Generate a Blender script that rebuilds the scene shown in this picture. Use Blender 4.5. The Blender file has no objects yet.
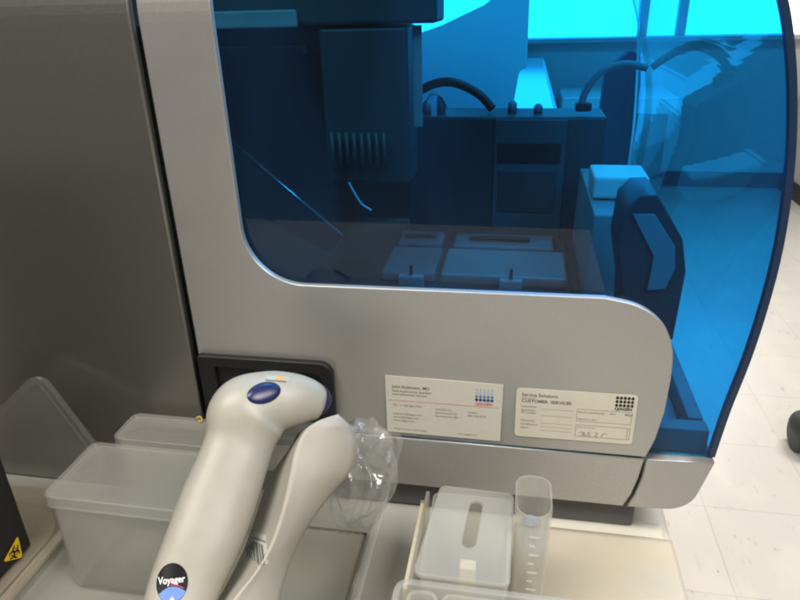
import bpy, bmesh, math, random
from mathutils import Vector, Matrix
from mathutils.bvhtree import BVHTree
random.seed(7)
S = bpy.context.scene
COL = S.collection
V = Vector

# ------------------------------------------------------------------ materials
def new_mat(name):
    m = bpy.data.materials.new(name); m.use_nodes = True
    nt = m.node_tree; nt.nodes.clear()
    return m, nt, nt.nodes, nt.links

def principled(name, col, rough=.5, metal=0., spec=.5, alpha=1., noise=None, bump=None, coat=0., smear=0):
    """noise=(scale, amount) varies the base colour; bump=(scale, strength)"""
    m, nt, N, L = new_mat(name)
    out = N.new('ShaderNodeOutputMaterial'); b = N.new('ShaderNodeBsdfPrincipled')
    L.new(b.outputs[0], out.inputs[0])
    b.inputs['Base Color'].default_value = (*col, 1); b.inputs['Roughness'].default_value = rough
    b.inputs['Metallic'].default_value = metal; b.inputs['Specular IOR Level'].default_value = spec
    b.inputs['Alpha'].default_value = alpha; b.inputs['Coat Weight'].default_value = coat
    tc = N.new('ShaderNodeTexCoord')
    if noise:
        n = N.new('ShaderNodeTexNoise'); n.inputs['Scale'].default_value = noise[0]; n.inputs['Detail'].default_value = 5
        L.new(tc.outputs['Object'], n.inputs['Vector'])
        r = N.new('ShaderNodeMapRange'); r.inputs[1].default_value = .3; r.inputs[2].default_value = .7
        r.inputs[3].default_value = 1 - noise[1]; r.inputs[4].default_value = 1 + noise[1]
        L.new(n.outputs[0], r.inputs[0])
        mx = N.new('ShaderNodeVectorMath'); mx.operation = 'SCALE'
        mx.inputs[0].default_value = col; L.new(r.outputs[0], mx.inputs['Scale'])
        L.new(mx.outputs[0], b.inputs['Base Color'])
        rr = N.new('ShaderNodeMapRange'); rr.inputs[3].default_value = max(.02, rough - .06); rr.inputs[4].default_value = rough + .08
        L.new(n.outputs[0], rr.inputs[0]); L.new(rr.outputs[0], b.inputs['Roughness'])
    if bump:
        n = N.new('ShaderNodeTexNoise'); n.inputs['Scale'].default_value = bump[0]; n.inputs['Detail'].default_value = 3
        L.new(tc.outputs['Object'], n.inputs['Vector'])
        bp = N.new('ShaderNodeBump'); bp.inputs['Strength'].default_value = bump[1]; bp.inputs['Distance'].default_value = .001
        L.new(n.outputs[0], bp.inputs['Height']); L.new(bp.outputs[0], b.inputs['Normal'])
    if smear:                                         # faint wipe marks: only the gloss varies
        n = N.new('ShaderNodeTexNoise'); n.inputs['Scale'].default_value = smear; n.inputs['Detail'].default_value = 5; n.inputs['Distortion'].default_value = 1.2
        L.new(tc.outputs['Object'], n.inputs['Vector'])
        r = N.new('ShaderNodeMapRange'); r.inputs[1].default_value = .35; r.inputs[2].default_value = .7; r.inputs[3].default_value = rough - .04; r.inputs[4].default_value = rough + .04
        L.new(n.outputs[0], r.inputs[0]); L.new(r.outputs[0], b.inputs['Roughness'])
    return m

def sheet(name, tint, rough=.03, ior=1.45, haze=0., haze_col=(.8, .8, .8), bump=None, smear=0):
    """clear or tinted plastic sheet: each face tints what is seen through it and reflects by Fresnel"""
    m, nt, N, L = new_mat(name)
    out = N.new('ShaderNodeOutputMaterial')
    tr = N.new('ShaderNodeBsdfTransparent'); tr.inputs[0].default_value = (*tint, 1)
    gl = N.new('ShaderNodeBsdfGlossy'); gl.inputs['Roughness'].default_value = rough
    fr = N.new('ShaderNodeFresnel'); fr.inputs[0].default_value = ior
    geo = N.new('ShaderNodeNewGeometry')
    s = N.new('ShaderNodeMath'); s.operation = 'SUBTRACT'; s.inputs[0].default_value = 1
    L.new(geo.outputs['Backfacing'], s.inputs[1])
    f = N.new('ShaderNodeMath'); f.operation = 'MULTIPLY'
    L.new(fr.outputs[0], f.inputs[0]); L.new(s.outputs[0], f.inputs[1])
    base = tr
    if haze:
        df = N.new('ShaderNodeBsdfDiffuse'); df.inputs[0].default_value = (*haze_col, 1)
        tl = N.new('ShaderNodeBsdfTranslucent'); tl.inputs[0].default_value = (*haze_col, 1)
        m0 = N.new('ShaderNodeMixShader'); m0.inputs[0].default_value = .5
        L.new(df.outputs[0], m0.inputs[1]); L.new(tl.outputs[0], m0.inputs[2])
        m1 = N.new('ShaderNodeMixShader'); m1.inputs[0].default_value = haze
        L.new(tr.outputs[0], m1.inputs[1]); L.new(m0.outputs[0], m1.inputs[2]); base = m1
        if smear:                                     # dust and wipe marks break up the painted veil of haze
            tc = N.new('ShaderNodeTexCoord'); mp = N.new('ShaderNodeMapping'); mp.inputs['Rotation'].default_value = (0, .6, 0); mp.inputs['Scale'].default_value = (1, 1, .35)
            n = N.new('ShaderNodeTexNoise'); n.inputs['Scale'].default_value = smear; n.inputs['Detail'].default_value = 6; n.inputs['Distortion'].default_value = .8
            L.new(tc.outputs['Object'], mp.inputs[0]); L.new(mp.outputs[0], n.inputs['Vector'])
            r = N.new('ShaderNodeMapRange'); r.inputs[1].default_value = .38; r.inputs[2].default_value = .78; r.inputs[3].default_value = haze * .15; r.inputs[4].default_value = haze * 3
            L.new(n.outputs[0], r.inputs[0]); L.new(r.outputs[0], m1.inputs[0])
    mx = N.new('ShaderNodeMixShader')
    L.new(f.outputs[0], mx.inputs[0]); L.new(base.outputs[0], mx.inputs[1]); L.new(gl.outputs[0], mx.inputs[2])
    L.new(mx.outputs[0], out.inputs[0])
    if bump:
        tc = N.new('ShaderNodeTexCoord')
        n = N.new('ShaderNodeTexNoise'); n.inputs['Scale'].default_value = bump[0]; n.inputs['Detail'].default_value = 2
        L.new(tc.outputs['Object'], n.inputs['Vector'])
        bp = N.new('ShaderNodeBump'); bp.inputs['Strength'].default_value = bump[1]; bp.inputs['Distance'].default_value = .002
        L.new(n.outputs[0], bp.inputs['Height'])
        L.new(bp.outputs[0], gl.inputs['Normal']); L.new(bp.outputs[0], fr.inputs['Normal'])
    return m

def emission(name, col, st):
    m, nt, N, L = new_mat(name)
    out = N.new('ShaderNodeOutputMaterial'); e = N.new('ShaderNodeEmission')
    e.inputs[0].default_value = (*col, 1); e.inputs[1].default_value = st
    L.new(e.outputs[0], out.inputs[0]); return m

M = {}
M['silver'] = principled('silver_paint', (.45, .44, .425), .40, .60, noise=(900, .07), bump=(2500, .07), smear=14)
M['silver_shaded'] = principled('silver_paint_shaded', (.27, .262, .25), .37, .85, noise=(900, .05), bump=(2500, .05))  # darker copy of the silver paint: falloff shade put into the colour
M['black'] = principled('black_plastic', (.006, .006, .007), .5, bump=(800, .15))
M['box_black'] = principled('black_textured_metal', (.016, .015, .015), .5, bump=(1200, .2))
M['inner_dark'] = principled('dark_inner_wall', (.032, .036, .041), .55, noise=(9, .2))
M['monitor_shell'] = principled('pale_monitor_shell', (.82, .83, .84), .45)
M['inner_plate'] = principled('grey_deck_plate', (.16, .17, .185), .45, noise=(10, .15))
M['inner_reflection'] = principled('slate_reflection', (.065, .07, .08), .5, noise=(8, .25))  # tone of the painted reflection over the drawer unit
M['inner_grey'] = principled('slate_inner_plastic', (.11, .12, .135), .5, noise=(12, .2))
M['inner_deep'] = principled('charcoal_inner_plastic', (.03, .033, .038), .5, noise=(9, .2))
M['inner_mid'] = principled('grey_inner_plastic', (.22, .23, .25), .5, noise=(12, .15))
M['inner_light'] = principled('pale_inner_plastic', (.55, .58, .6), .4, noise=(20, .1))
M['metal'] = principled('brushed_aluminium', (.6, .6, .62), .25, 1.)
M['blue'] = sheet('blue_acrylic', (.262, .768, .982), .02, 1.45, .012, (.12, .44, .9), smear=9)  # the blue haze puts a veil of reflected room light into the colour
M['blue_rim'] = principled('navy_acrylic_edge', (.012, .03, .07), .25)
M['navy_bar'] = principled('grey_bar', (.10, .12, .13), .4)
M['beige'] = principled('beige_plastic', (.395, .37, .315), .37, noise=(90, .035), bump=(1500, .04))
M['beige2'] = principled('beige_matte_plastic', (.40, .372, .315), .5, noise=(60, .03), bump=(1500, .06))
M['nblue'] = principled('navy_plastic', (.014, .018, .085), .28)
M['card'] = principled('white_card', (.60, .575, .50), .6, noise=(300, .02))
M['sticker'] = principled('cream_label_film', (.64, .60, .50), .35, noise=(40, .05))
M['label_grey'] = principled('grey_foil_label', (.42, .40, .36), .35)
M['plinth'] = principled('grey_plinth', (.10, .10, .105), .6, noise=(20, .1))
M['ink'] = principled('dark_ink', (.14, .135, .125), .6)
M['ink_soft'] = principled('grey_ink', (.22, .21, .2), .6)
M['ink_blue'] = principled('blue_ink', (.02, .05, .22), .5)
M['ink_mid'] = principled('mid_blue_ink', (.08, .18, .45), .5)
M['ink_pale'] = principled('pale_blue_ink', (.35, .48, .65), .5)
M['ink_red'] = principled('red_ink', (.6, .10, .07), .5)
M['frost'] = sheet('frosted_polypropylene', (.95, .95, .93), .28, 1.4, .23, (.96, .945, .91), bump=(90, .06))
M['frost2'] = sheet('milky_polypropylene', (.95, .95, .93), .3, 1.4, .25, (.94, .92, .87), bump=(90, .06))
M['clear'] = sheet('clear_polystyrene', (.955, .955, .945), .06, 1.55, .09, (.85, .84, .80))
M['film'] = sheet('clear_plastic_film', (.97, .97, .965), .14, 1.8, .17, (.92, .92, .9), bump=(140, .5))
M['bench'] = principled('grey_laminate', (.47, .455, .41), .38, noise=(25, .06), bump=(600, .08))
M['creamtray'] = principled('cream_plastic', (.50, .44, .33), .45, noise=(20, .05))
M['padgrey'] = principled('grey_beige_pad', (.40, .37, .31), .6, noise=(30, .05))
M['manila'] = principled('manila_card', (.49, .445, .355), .62, noise=(14, .06), bump=(160, .35))
M['paper'] = principled('white_paper', (.60, .57, .49), .7, noise=(20, .02))
M['wall'] = principled('painted_wall', (.62, .60, .57), .7, noise=(3, .03))
M['skirt'] = principled('black_vinyl_skirting', (.03, .03, .032), .5)
M['yellow'] = principled('yellow_print', (.85, .58, .02), .45)
M['yellow_ring'] = principled('yellow_elastic', (.75, .55, .08), .5)
M['orange'] = principled('orange_print', (.85, .35, .05), .4)
M['rubber'] = principled('dark_rubber', (.035, .036, .04), .55, noise=(60, .15))
M['sky'] = emission('bright_daylight', (.92, .97, 1.), 4.5)
M['frame_white'] = principled('white_window_frame', (.5, .5, .5), .5)
M['logo_black'] = principled('gloss_black_decal', (.012, .011, .012), .25)
M['logo_blue'] = principled('gloss_blue_decal', (.16, .28, .68), .25)
M['logo_white'] = principled('white_decal', (.8, .8, .8), .4)
M['logo_red'] = principled('red_decal', (.45, .05, .06), .4)
M['clearink'] = sheet('milky_raised_ticks', (.95, .95, .95), .3, 1.4, .35, (.9, .89, .85))
M['greyring'] = principled('blue_grey_insert', (.33, .36, .42), .5)
M['wood'] = principled('pale_card_edge', (.70, .60, .40), .6, noise=(60, .08))
M['brown'] = principled('brown_tape', (.30, .23, .15), .55)
M['chair'] = principled('dark_blue_fabric', (.04, .05, .07), .8)
M['labbench'] = principled('white_bench_top', (.80, .80, .78), .14)

def floor_mat():
    m, nt, N, L = new_mat('speckled_vinyl_tiles')
    out = N.new('ShaderNodeOutputMaterial'); b = N.new('ShaderNodeBsdfPrincipled'); L.new(b.outputs[0], out.inputs[0])
    tc = N.new('ShaderNodeTexCoord')
    br = N.new('ShaderNodeTexBrick'); br.offset = 0; br.squash = 1
    br.inputs['Scale'].default_value = 1; br.inputs['Brick Width'].default_value = .305; br.inputs['Row Height'].default_value = .305
    br.inputs['Mortar Size'].default_value = .0016; br.inputs['Mortar Smooth'].default_value = .4
    br.inputs['Color1'].default_value = (.70, .655, .60, 1); br.inputs['Color2'].default_value = (.66, .62, .565, 1)
    br.inputs['Mortar'].default_value = (.52, .48, .43, 1)
    mp = N.new('ShaderNodeMapping'); mp.inputs['Location'].default_value = (.05, .1, 0)
    L.new(tc.outputs['Object'], mp.inputs[0]); L.new(mp.outputs[0], br.inputs['Vector'])
    def flecks(scale, lo, hi, col, prev):
        n = N.new('ShaderNodeTexNoise'); n.inputs['Scale'].default_value = scale; n.inputs['Detail'].default_value = 3
        st = N.new('ShaderNodeMapping'); st.inputs['Scale'].default_value = (1, .45, 1); st.inputs['Rotation'].default_value = (0, 0, .5)
        L.new(tc.outputs['Object'], st.inputs[0]); L.new(st.outputs[0], n.inputs['Vector'])
        r = N.new('ShaderNodeValToRGB'); r.color_ramp.elements[0].position = lo; r.color_ramp.elements[1].position = hi
        L.new(n.outputs[0], r.inputs[0])
        mx = N.new('ShaderNodeMixRGB'); mx.inputs[2].default_value = (*col, 1)
        L.new(r.outputs[0], mx.inputs[0]); L.new(prev, mx.inputs[1]); return mx.outputs[0]
    c = flecks(26, .64, .78, (.56, .52, .48), br.outputs[0])
    c = flecks(60, .68, .76, (.40, .37, .34), c)
    c = flecks(9, .5, .8, (.76, .71, .63), c)
    L.new(c, b.inputs['Base Color']); b.inputs['Roughness'].default_value = .24
    return m
M['floor'] = floor_mat()

# ------------------------------------------------------------------ builders
def link(name, me, mat, parent=None, smooth=False):
    o = bpy.data.objects.new(name, me); COL.objects.link(o)
    if mat is not None:
        for m in (mat if isinstance(mat, (list, tuple)) else [mat]): me.materials.append(M[m])
    if smooth:
        for p in me.polygons: p.use_smooth = True
    if parent:
        o.parent = parent; o.matrix_parent_inverse = Matrix.Translation(-parent.location) if parent.type == 'EMPTY' else parent.matrix_world.inverted()
    return o
def from_bm(name, bm, mat, parent=None, smooth=False):
    bmesh.ops.recalc_face_normals(bm, faces=bm.faces)
    me = bpy.data.meshes.new(name); bm.to_mesh(me); bm.free()
    return link(name, me, mat, parent, smooth)
def tag(o, label, cat, group=None, kind=None):
    o['label'] = label; o['category'] = cat
    if group: o['group'] = group
    if kind: o['kind'] = kind
    return o
def empty(name, loc, label, cat, group=None):
    o = bpy.data.objects.new(name, None); COL.objects.link(o); o.location = loc; o.empty_display_size = .02
    return tag(o, label, cat, group)
def structure(o): o['kind'] = 'structure'; return o

def add_box(bm, lo, hi, bev=0, seg=2, mtx=None):
    c = [(a + b) / 2 for a, b in zip(lo, hi)]; s = [abs(b - a) for a, b in zip(lo, hi)]
    r = bmesh.ops.create_cube(bm, size=1, matrix=Matrix.Translation(c) @ Matrix.Diagonal((*s, 1)))
    vs = r['verts']
    if bev:
        es = list({e for v in vs for e in v.link_edges})
        g = bmesh.ops.bevel(bm, geom=es, offset=bev, segments=seg, profile=.5, affect='EDGES')
        vs = list({v for f in g['faces'] for v in f.verts} | {v for v in vs if v.is_valid})
    if mtx: bmesh.ops.transform(bm, matrix=mtx, verts=[v for v in vs if v.is_valid])
    return vs
def box(name, lo, hi, mat, parent=None, bev=0, seg=2, mtx=None):
    bm = bmesh.new(); add_box(bm, lo, hi, bev, seg, mtx); return from_bm(name, bm, mat, parent)

def round_poly(pts, rad, n=8):
    """fillet each corner of a polygon; rad a number or a list"""
    out = []; k = len(pts)
    for i in range(k):
        p = V(pts[i]); a = V(pts[i - 1]); b = V(pts[(i + 1) % k])
        r = rad[i] if isinstance(rad, (list, tuple)) else rad
        if not r: out.append(tuple(p)); continue
        u = (a - p).normalized(); w = (b - p).normalized()
        ang = u.angle(w); d = min(r / math.tan(ang / 2), .49 * (a - p).length, .49 * (b - p).length)
        rr = d * math.tan(ang / 2); bis = (u + w).normalized(); c = p + bis * (rr / math.sin(ang / 2))
        s = p + u * d - c; e = p + w * d - c; t = s.angle(e)
        for j in range(n + 1):
            q = j / n
            out.append(tuple(c + (s * math.sin((1 - q) * t) + e * math.sin(q * t)) / math.sin(t)))
    return out

def plate_mesh(outlines, y0, y1, bev=.001, res=2):
    """flat plate in the XZ plane with holes and rounded edges, from y0 (front) to y1"""
    cu = bpy.data.curves.new('outline', 'CURVE'); cu.dimensions = '2D'; cu.fill_mode = 'BOTH'
    cu.extrude = (y1 - y0) / 2 - bev; cu.bevel_depth = bev; cu.bevel_resolution = res; cu.offset = -bev
    for pts in outlines:
        sp = cu.splines.new('POLY'); sp.points.add(len(pts) - 1); sp.use_cyclic_u = True
        for q, p in zip(sp.points, pts): q.co = (p[0], p[1], 0, 1)
    o = bpy.data.objects.new('outline', cu); COL.objects.link(o)
    bpy.context.view_layer.update()
    me = bpy.data.meshes.new_from_object(o.evaluated_get(bpy.context.evaluated_depsgraph_get()))
    bpy.data.objects.remove(o); bpy.data.curves.remove(cu)
    me.materials.clear()
    me.transform(Matrix(((1, 0, 0, 0), (0, 0, -1, (y0 + y1) / 2), (0, 1, 0, 0), (0, 0, 0, 1))))
    return me
ZK, RB, TH = .380, .075, math.radians(38)
def bend(p):
    s = p.z - ZK
    if s <= 0: return p
    t = min(s / RB, TH); z = ZK + RB * math.sin(t); y = p.y + RB * (1 - math.cos(t)); rest = s - RB * t
    if rest > 0: z += rest * math.cos(TH); y += rest * math.sin(TH)
    return V((p.x, y, z))
def bend_mesh(me, cuts=True):
    bm = bmesh.new(); bm.from_mesh(me)
    for k in range(10):
        z = ZK + RB * TH * k / 9
        bmesh.ops.bisect_plane(bm, geom=bm.verts[:] + bm.edges[:] + bm.faces[:], plane_co=(0, 0, z), plane_no=(0, 0, 1))
    for v in bm.verts: v.co = bend(v.co)
    bm.to_mesh(me); bm.free()
def plate(name, outlines, y0, y1, mat, parent=None, bev=.001, bent=False):
    me = plate_mesh(outlines, y0, y1, bev)
    if bent: bend_mesh(me)
    return link(name, me, mat, parent)

def add_prism(bm, pts, axis, d0, d1):
    """polygon extruded along an axis; pts are the two other coordinates in order"""
    def mk(p, d):
        return {'y': (p[0], d, p[1]), 'x': (d, p[0], p[1]), 'z': (p[0], p[1], d)}[axis]
    a = [bm.verts.new(mk(p, d0)) for p in pts]; b = [bm.verts.new(mk(p, d1)) for p in pts]
    bm.faces.new(a); bm.faces.new(b[::-1]); n = len(pts)
    for i in range(n): bm.faces.new((a[i], b[i], b[(i + 1) % n], a[(i + 1) % n]))
def prism(name, pts, axis, d0, d1, mat, parent=None, bev=0):
    bm = bmesh.new(); add_prism(bm, pts, axis, d0, d1)
    if bev: bmesh.ops.bevel(bm, geom=bm.edges[:], offset=bev, segments=2, profile=.5, affect='EDGES')
    return from_bm(name, bm, mat, parent)

def catmull(P, n):
    out = []
    for i in range(len(P) - 1):
        p0 = P[max(i - 1, 0)]; p1 = P[i]; p2 = P[i + 1]; p3 = P[min(i + 2, len(P) - 1)]
        for j in range(n):
            t = j / n
            out.append([.5 * (2 * b + (c - a) * t + (2 * a - 5 * b + 4 * c - d) * t * t + (3 * b - a - 3 * c + d) * t ** 3)
                        for a, b, c, d in zip(p0, p1, p2, p3)])
    out.append(list(P[-1])); return out
def add_tube(bm, pts, r, seg=10, caps=True):
    pts = [V(p) for p in pts]; rings = []; prev = None
    for i, p in enumerate(pts):
        t = (pts[min(i + 1, len(pts) - 1)] - pts[max(i - 1, 0)]).normalized()
        u = prev if prev else (V((0, 0, 1)) if abs(t.z) < .9 else V((1, 0, 0)))
        u = (u - t * u.dot(t)).normalized(); prev = u; w = t.cross(u)
        rr = r[i] if isinstance(r, (list, tuple)) else r
        rings.append([bm.verts.new(p + (u * math.cos(a) + w * math.sin(a)) * rr) for a in [2 * math.pi * k / seg for k in range(seg)]])
    for a, b in zip(rings, rings[1:]):
        for k in range(seg): bm.faces.new((a[k], a[(k + 1) % seg], b[(k + 1) % seg], b[k]))
    if caps: bm.faces.new(rings[0][::-1]); bm.faces.new(rings[-1])
def tube(name, pts, r, mat, parent=None, seg=10):
    bm = bmesh.new(); add_tube(bm, pts, r, seg); return from_bm(name, bm, mat, parent, True)
def loft(bm, rings, cap0=True, cap1=True):
    R = [[bm.verts.new(p) for p in r] for r in rings]; n = len(R[0])
    for a, b in zip(R, R[1:]):
        for k in range(n): bm.faces.new((a[k], a[(k + 1) % n], b[(k + 1) % n], b[k]))
    if cap0: bm.faces.new(R[0][::-1])
    if cap1: bm.faces.new(R[-1])

def text_bm(bm, s, x, z, size, font_shear=0, bold=0, sx=1.):
    """text as flat faces in the local XY plane, lower-left corner at (x, z)"""
    cu = bpy.data.curves.new('writing', 'FONT'); cu.body = s; cu.size = size; cu.shear = font_shear; cu.offset = bold
    cu.resolution_u = 3
    o = bpy.data.objects.new('writing', cu); COL.objects.link(o); bpy.context.view_layer.update()
    me = bpy.data.meshes.new_from_object(o.evaluated_get(bpy.context.evaluated_depsgraph_get()))
    bpy.data.objects.remove(o); bpy.data.curves.remove(cu)
    me.transform(Matrix.Translation((x, z, 0)) @ Matrix.Diagonal((sx, 1, 1, 1)))
    bm.from_mesh(me); bpy.data.meshes.remove(me)
def rect_bm(bm, x0, z0, x1, z1):
    bm.faces.new([bm.verts.new(p) for p in ((x0, z0, 0), (x1, z0, 0), (x1, z1, 0), (x0, z1, 0))])
def disc_bm(bm, cx, cz, r, n=14):
    bm.faces.new([bm.verts.new((cx + r * math.cos(2 * math.pi * k / n), cz + r * math.sin(2 * math.pi * k / n), 0)) for k in range(n)])
def frame_bm(bm, x0, z0, x1, z1, w):
    rect_bm(bm, x0, z0, x1, z0 + w); rect_bm(bm, x0, z1 - w, x1, z1)
    rect_bm(bm, x0, z0 + w, x0 + w, z1 - w); rect_bm(bm, x1 - w, z0 + w, x1, z1 - w)
def print_on(name, bm, mat, parent, mtx):
    """a printed layer: local XY plane placed by mtx"""
    bmesh.ops.transform(bm, matrix=mtx, verts=bm.verts)
    me = bpy.data.meshes.new(name); bm.to_mesh(me); bm.free()
    return link(name, me, mat, parent)

# ------------------------------------------------------------------ camera
cd = bpy.data.cameras.new('camera'); cam = bpy.data.objects.new('camera', cd); COL.objects.link(cam); S.camera = cam
cd.sensor_width = 36; cd.lens = 29.198; cd.clip_start = .01; cd.clip_end = 60
right = V((.98426, .17482, -.02591)); upv = V((-.05039, .41813, .90699)); fwd = V((-.16940, .89141, -.42035))
mw = Matrix.Identity(4)
for i in range(3): mw[i][0] = right[i]; mw[i][1] = upv[i]; mw[i][2] = -fwd[i]
mw.translation = (0, -.40586, .38883); cam.matrix_world = mw

# ------------------------------------------------------------------ the setting
FZ = -.92
bm = bmesh.new(); rect_bm(bm, -8, -6, 8, 6)
fl = print_on('floor', bm, 'floor', None, Matrix.Translation((0, 0, FZ))); structure(fl)

wall = box('back_wall', (-5, 4.6, FZ), (6, 4.8, .085), 'wall'); structure(wall)
tag(wall, 'pale painted wall below the bright windows, seen through the blue hood', 'wall')
box('skirting', (-5, 4.585, FZ), (6, 4.598, FZ + .11), 'skirt', wall)
sw = box('right_wall', (1.86, 4.1, FZ + .0), (2.0, 4.58, 2), 'wall'); structure(sw)
tag(sw, 'narrow pale wall return right of the hood edge', 'wall')
box('skirting', (1.845, 4.085, FZ), (1.858, 4.58, FZ + .11), 'skirt', sw)
win = empty('window', (0, 4.6, .085), 'long bright window above the back wall, seen through the blue hood', 'window')
box('sill', (-3, 4.50, .087), (1.84, 4.70, .115), 'frame_white', win, .004)
for x in (-1.2, -.2, .79, 1.04):
    box('mullion', (x - .03, 4.62, .117), (x + .03, 4.68, 1.6), 'frame_white', win, .004)
box('head_rail', (-3, 4.62, 1.602), (1.84, 4.68, 1.7), 'frame_white', win, .004)
bm = bmesh.new(); add_box(bm, (-3.2, 5.2, -.3), (2.2, 5.21, 2.4))
sk = from_bm('sky', bm, 'sky'); structure(sk)

bench = box('bench', (-1.6, -.75, -.035), (.133, 4.48, 0), 'bench', None, .003)
tag(bench, 'grey laminate workbench carrying the instrument and the plastic ware', 'bench')
box('cabinet', (-1.58, -.70, FZ), (.10, 4.45, -.037), 'wall', bench)

# ------------------------------------------------------------------ the instrument
ins = empty('lab_instrument', (0, .25, 0), 'big silver lab instrument with a transparent blue hood over its deck', 'instrument')
# side panel: a C shape, its open right side covered by the hood
pan = [(-.2385, .0805), (.1022, .0805), (.1067, .0966), (.1098, .120), (.1103, .148)]
pan += [tuple(p)[:2] for p in catmull([V((.1103, .148, 0)), V((.1087, .1680, 0)), V((.1030, .1840, 0)), V((.0935, .1952, 0)), V((.0800, .2026, 0)), V((.0605, .2065, 0))], 7)[1:]]
low = [(.0605, .2065), (-.1560, .2052)]
cr = round_poly([(.0605, .2065), (-.1890, .2048), (-.1906, .60)], [0, .042, 0], 14)[1:-1]
pan += cr + [(-.1902, .60), (-.2385, .60)]
side = plate('side_panel', [pan], 0, .0055, 'silver', ins, .0011, True)
# lower trim strip and front corner piece
trim = [(-.2385, .0325), (.0916, .0325), (.0962, .044), (.0996, .060), (.1016, .0783), (-.2385, .0783)]
plate('lower_trim', [trim], .0004, .05, 'silver', ins, .0012)
cor = [(.0945, .0325)] + round_poly([(.0945, .0325), (.1385, .0345), (.1505, .0803)], [0, .022, 0], 10)[1:-1] + [(.1498, .0803), (.1042, .0783), (.1020, .060), (.0988, .044)]
plate('front_corner', [cor], .0002, .56, 'silver', ins, .0012)
left = [(-.66, .002), (-.2425, .002), (-.2425, .60), (-.66, .60)]
plate('rear_panel', [left], -.003, .004, 'silver_shaded', ins, .0016, True)
box('seam_backing', (-.262, .0062, .032), (-.225, .012, .375), 'inner_dark', ins)
# body behind
box('base_pan', (-.65, .052, .0335), (.093, .56, .074), 'inner_dark', ins)
box('inner_back', (-.65, .565, .034), (-.165, .58, .60), 'inner_dark', ins)
box('inner_side', (-.66, .06, .076), (-.645, .56, .55), 'inner_dark', ins)
box('roof', (-.65, .19, .56), (-.06, .58, .575), 'silver_shaded', ins, .003)
box('plinth', (-.60, .011, .0008), (.104, .50, .0315), 'plinth', ins, .004)
for x, y in ((-.63, .07), (-.63, .5)):
    bm = bmesh.new(); bmesh.ops.create_cone(bm, cap_ends=True, segments=20, radius1=.016, radius2=.018, depth=.0315, matrix=Matrix.Translation((x, y, .0163)))
    from_bm('foot', bm, 'black', ins)
# hood: side sheet, front sheet, far sheet, dark edge
prof = [(.1486, .0815), (.1523, .1227), (.1576, .163), (.1607, .2036), (.1613, .2443), (.1580, .2875), (.1526, .3216), (.1452, .3534), (.1351, .3832), (.118, .418), (.092, .452), (.055, .485), (.01, .508), (-.05, .522)]
prof = [tuple(p) for p in catmull([V(p) for p in prof], 4)]
bm = bmesh.new()
ii = [V((p[0], 0, p[1])) for p in prof]
def offs(pl, d):
    r = []
    for i, p in enumerate(pl):
        t = (pl[min(i + 1, len(pl) - 1)] - pl[max(i - 1, 0)]).normalized(); r.append(p + V((t.z, 0, -t.x)) * d)
    return r
inner, outer = offs(ii, -.0030), offs(ii, 0)
def hood_y(p): return bend(V((p.x, .0095, p.z))).y if p.z > ZK else .0095
rings = [[V((a.x, hood_y(a), a.z)), V((b.x, hood_y(b), b.z)), V((b.x, .552, b.z)), V((a.x, .552, a.z))] for a, b in zip(inner, outer)]
loft(bm, rings); hood = from_bm('hood', bm, 'blue', ins)
plate('side_window', [prof + [(-.2, .522), (-.2, .195), (.06, .195), (.09, .150), (.095, .0815)]], .0062, .0092, 'blue', hood, .0007, True)
plate('far_window', [prof + [(-.155, .522), (-.155, .0815)]], .554, .557, 'blue', hood, .0007)
edge = [bend(V((p[0] + .0006, .0068, p[1]))) for p in prof]
bm = bmesh.new()
rings = []
for i, p in enumerate(edge):
    t = (edge[min(i + 1, len(edge) - 1)] - edge[max(i - 1, 0)]).normalized(); n = V((t.z, 0, -t.x))
    rings.append([p - n * .0026 + V((0, -.0010, 0)), p + n * .0016 + V((0, -.0010, 0)), p + n * .0016 + V((0, .0045, 0)), p - n * .0026 + V((0, .0045, 0))])
loft(bm, rings); from_bm('hood_edge', bm, 'blue_rim', hood)
# base bars seen inside the hood
box('cross_bar', (.098, .0105, .0808), (.1455, .024, .1005), 'navy_bar', ins, .001)
box('front_rail', (.1335, .026, .0812), (.1448, .55, .1005), 'navy_bar', ins, .001)
box('floor_tray', (.094, .026, .0815), (.132, .55, .0855), 'inner_mid', ins)
# deck with trays
box('deck', (-.64, .06, .0745), (.088, .55, .079), 'inner_dark', ins)
def tray(x0, y0, x1, y1, z, mat='inner_light'):
    t = box('deck_tray', (x0, y0, .0795), (x1, y1, z), mat, ins, .003)
    return t
t1 = tray(-.158, .302, -.092, .392, .092, 'inner_grey'); t2 = tray(-.085, .302, .062, .392, .092, 'inner_plate')
t3 = tray(-.155, .402, -.095, .455, .093, 'inner_grey'); t4 = tray(-.080, .402, .050, .455, .092, 'inner_grey')
for px, w in ((-.118, .030), (-.002, .026)):
    lt = box('latch', (px - w / 2, .284, .0795), (px + w / 2, .294, .0945), 'inner_mid', ins, .002)
    box('latch_pin', (px - .002, .287, .095), (px + .002, .291, .107), 'black', lt)
for x0, x1 in ((-.148, -.105), (-.06, .02)):
    box('slot', (x0, .42, .0945), (x1, .43, .0965), 'black', ins)
box('deck_rail', (.066, .20, .0795), (.073, .46, .097), 'black', ins, .001)
# drawer unit at the back of the deck
du = box('drawer_unit', (-.150, .472, .0795), (.108, .55, .246), 'inner_deep', ins, .003)
box('reflection_pale', (-.033, .469, .082), (.060, .4715, .243), 'inner_reflection', du, .001)  # pale slab standing in for a reflection in the hood
box('reflection_patch', (-.026, .4670, .120), (.050, .4685, .176), 'inner_dark', du, .0005)  # darker patch within the built reflection
box('reflection_band', (-.028, .4660, .188), (.053, .4685, .214), 'black', du, .001)  # dark band across the built reflection
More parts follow.
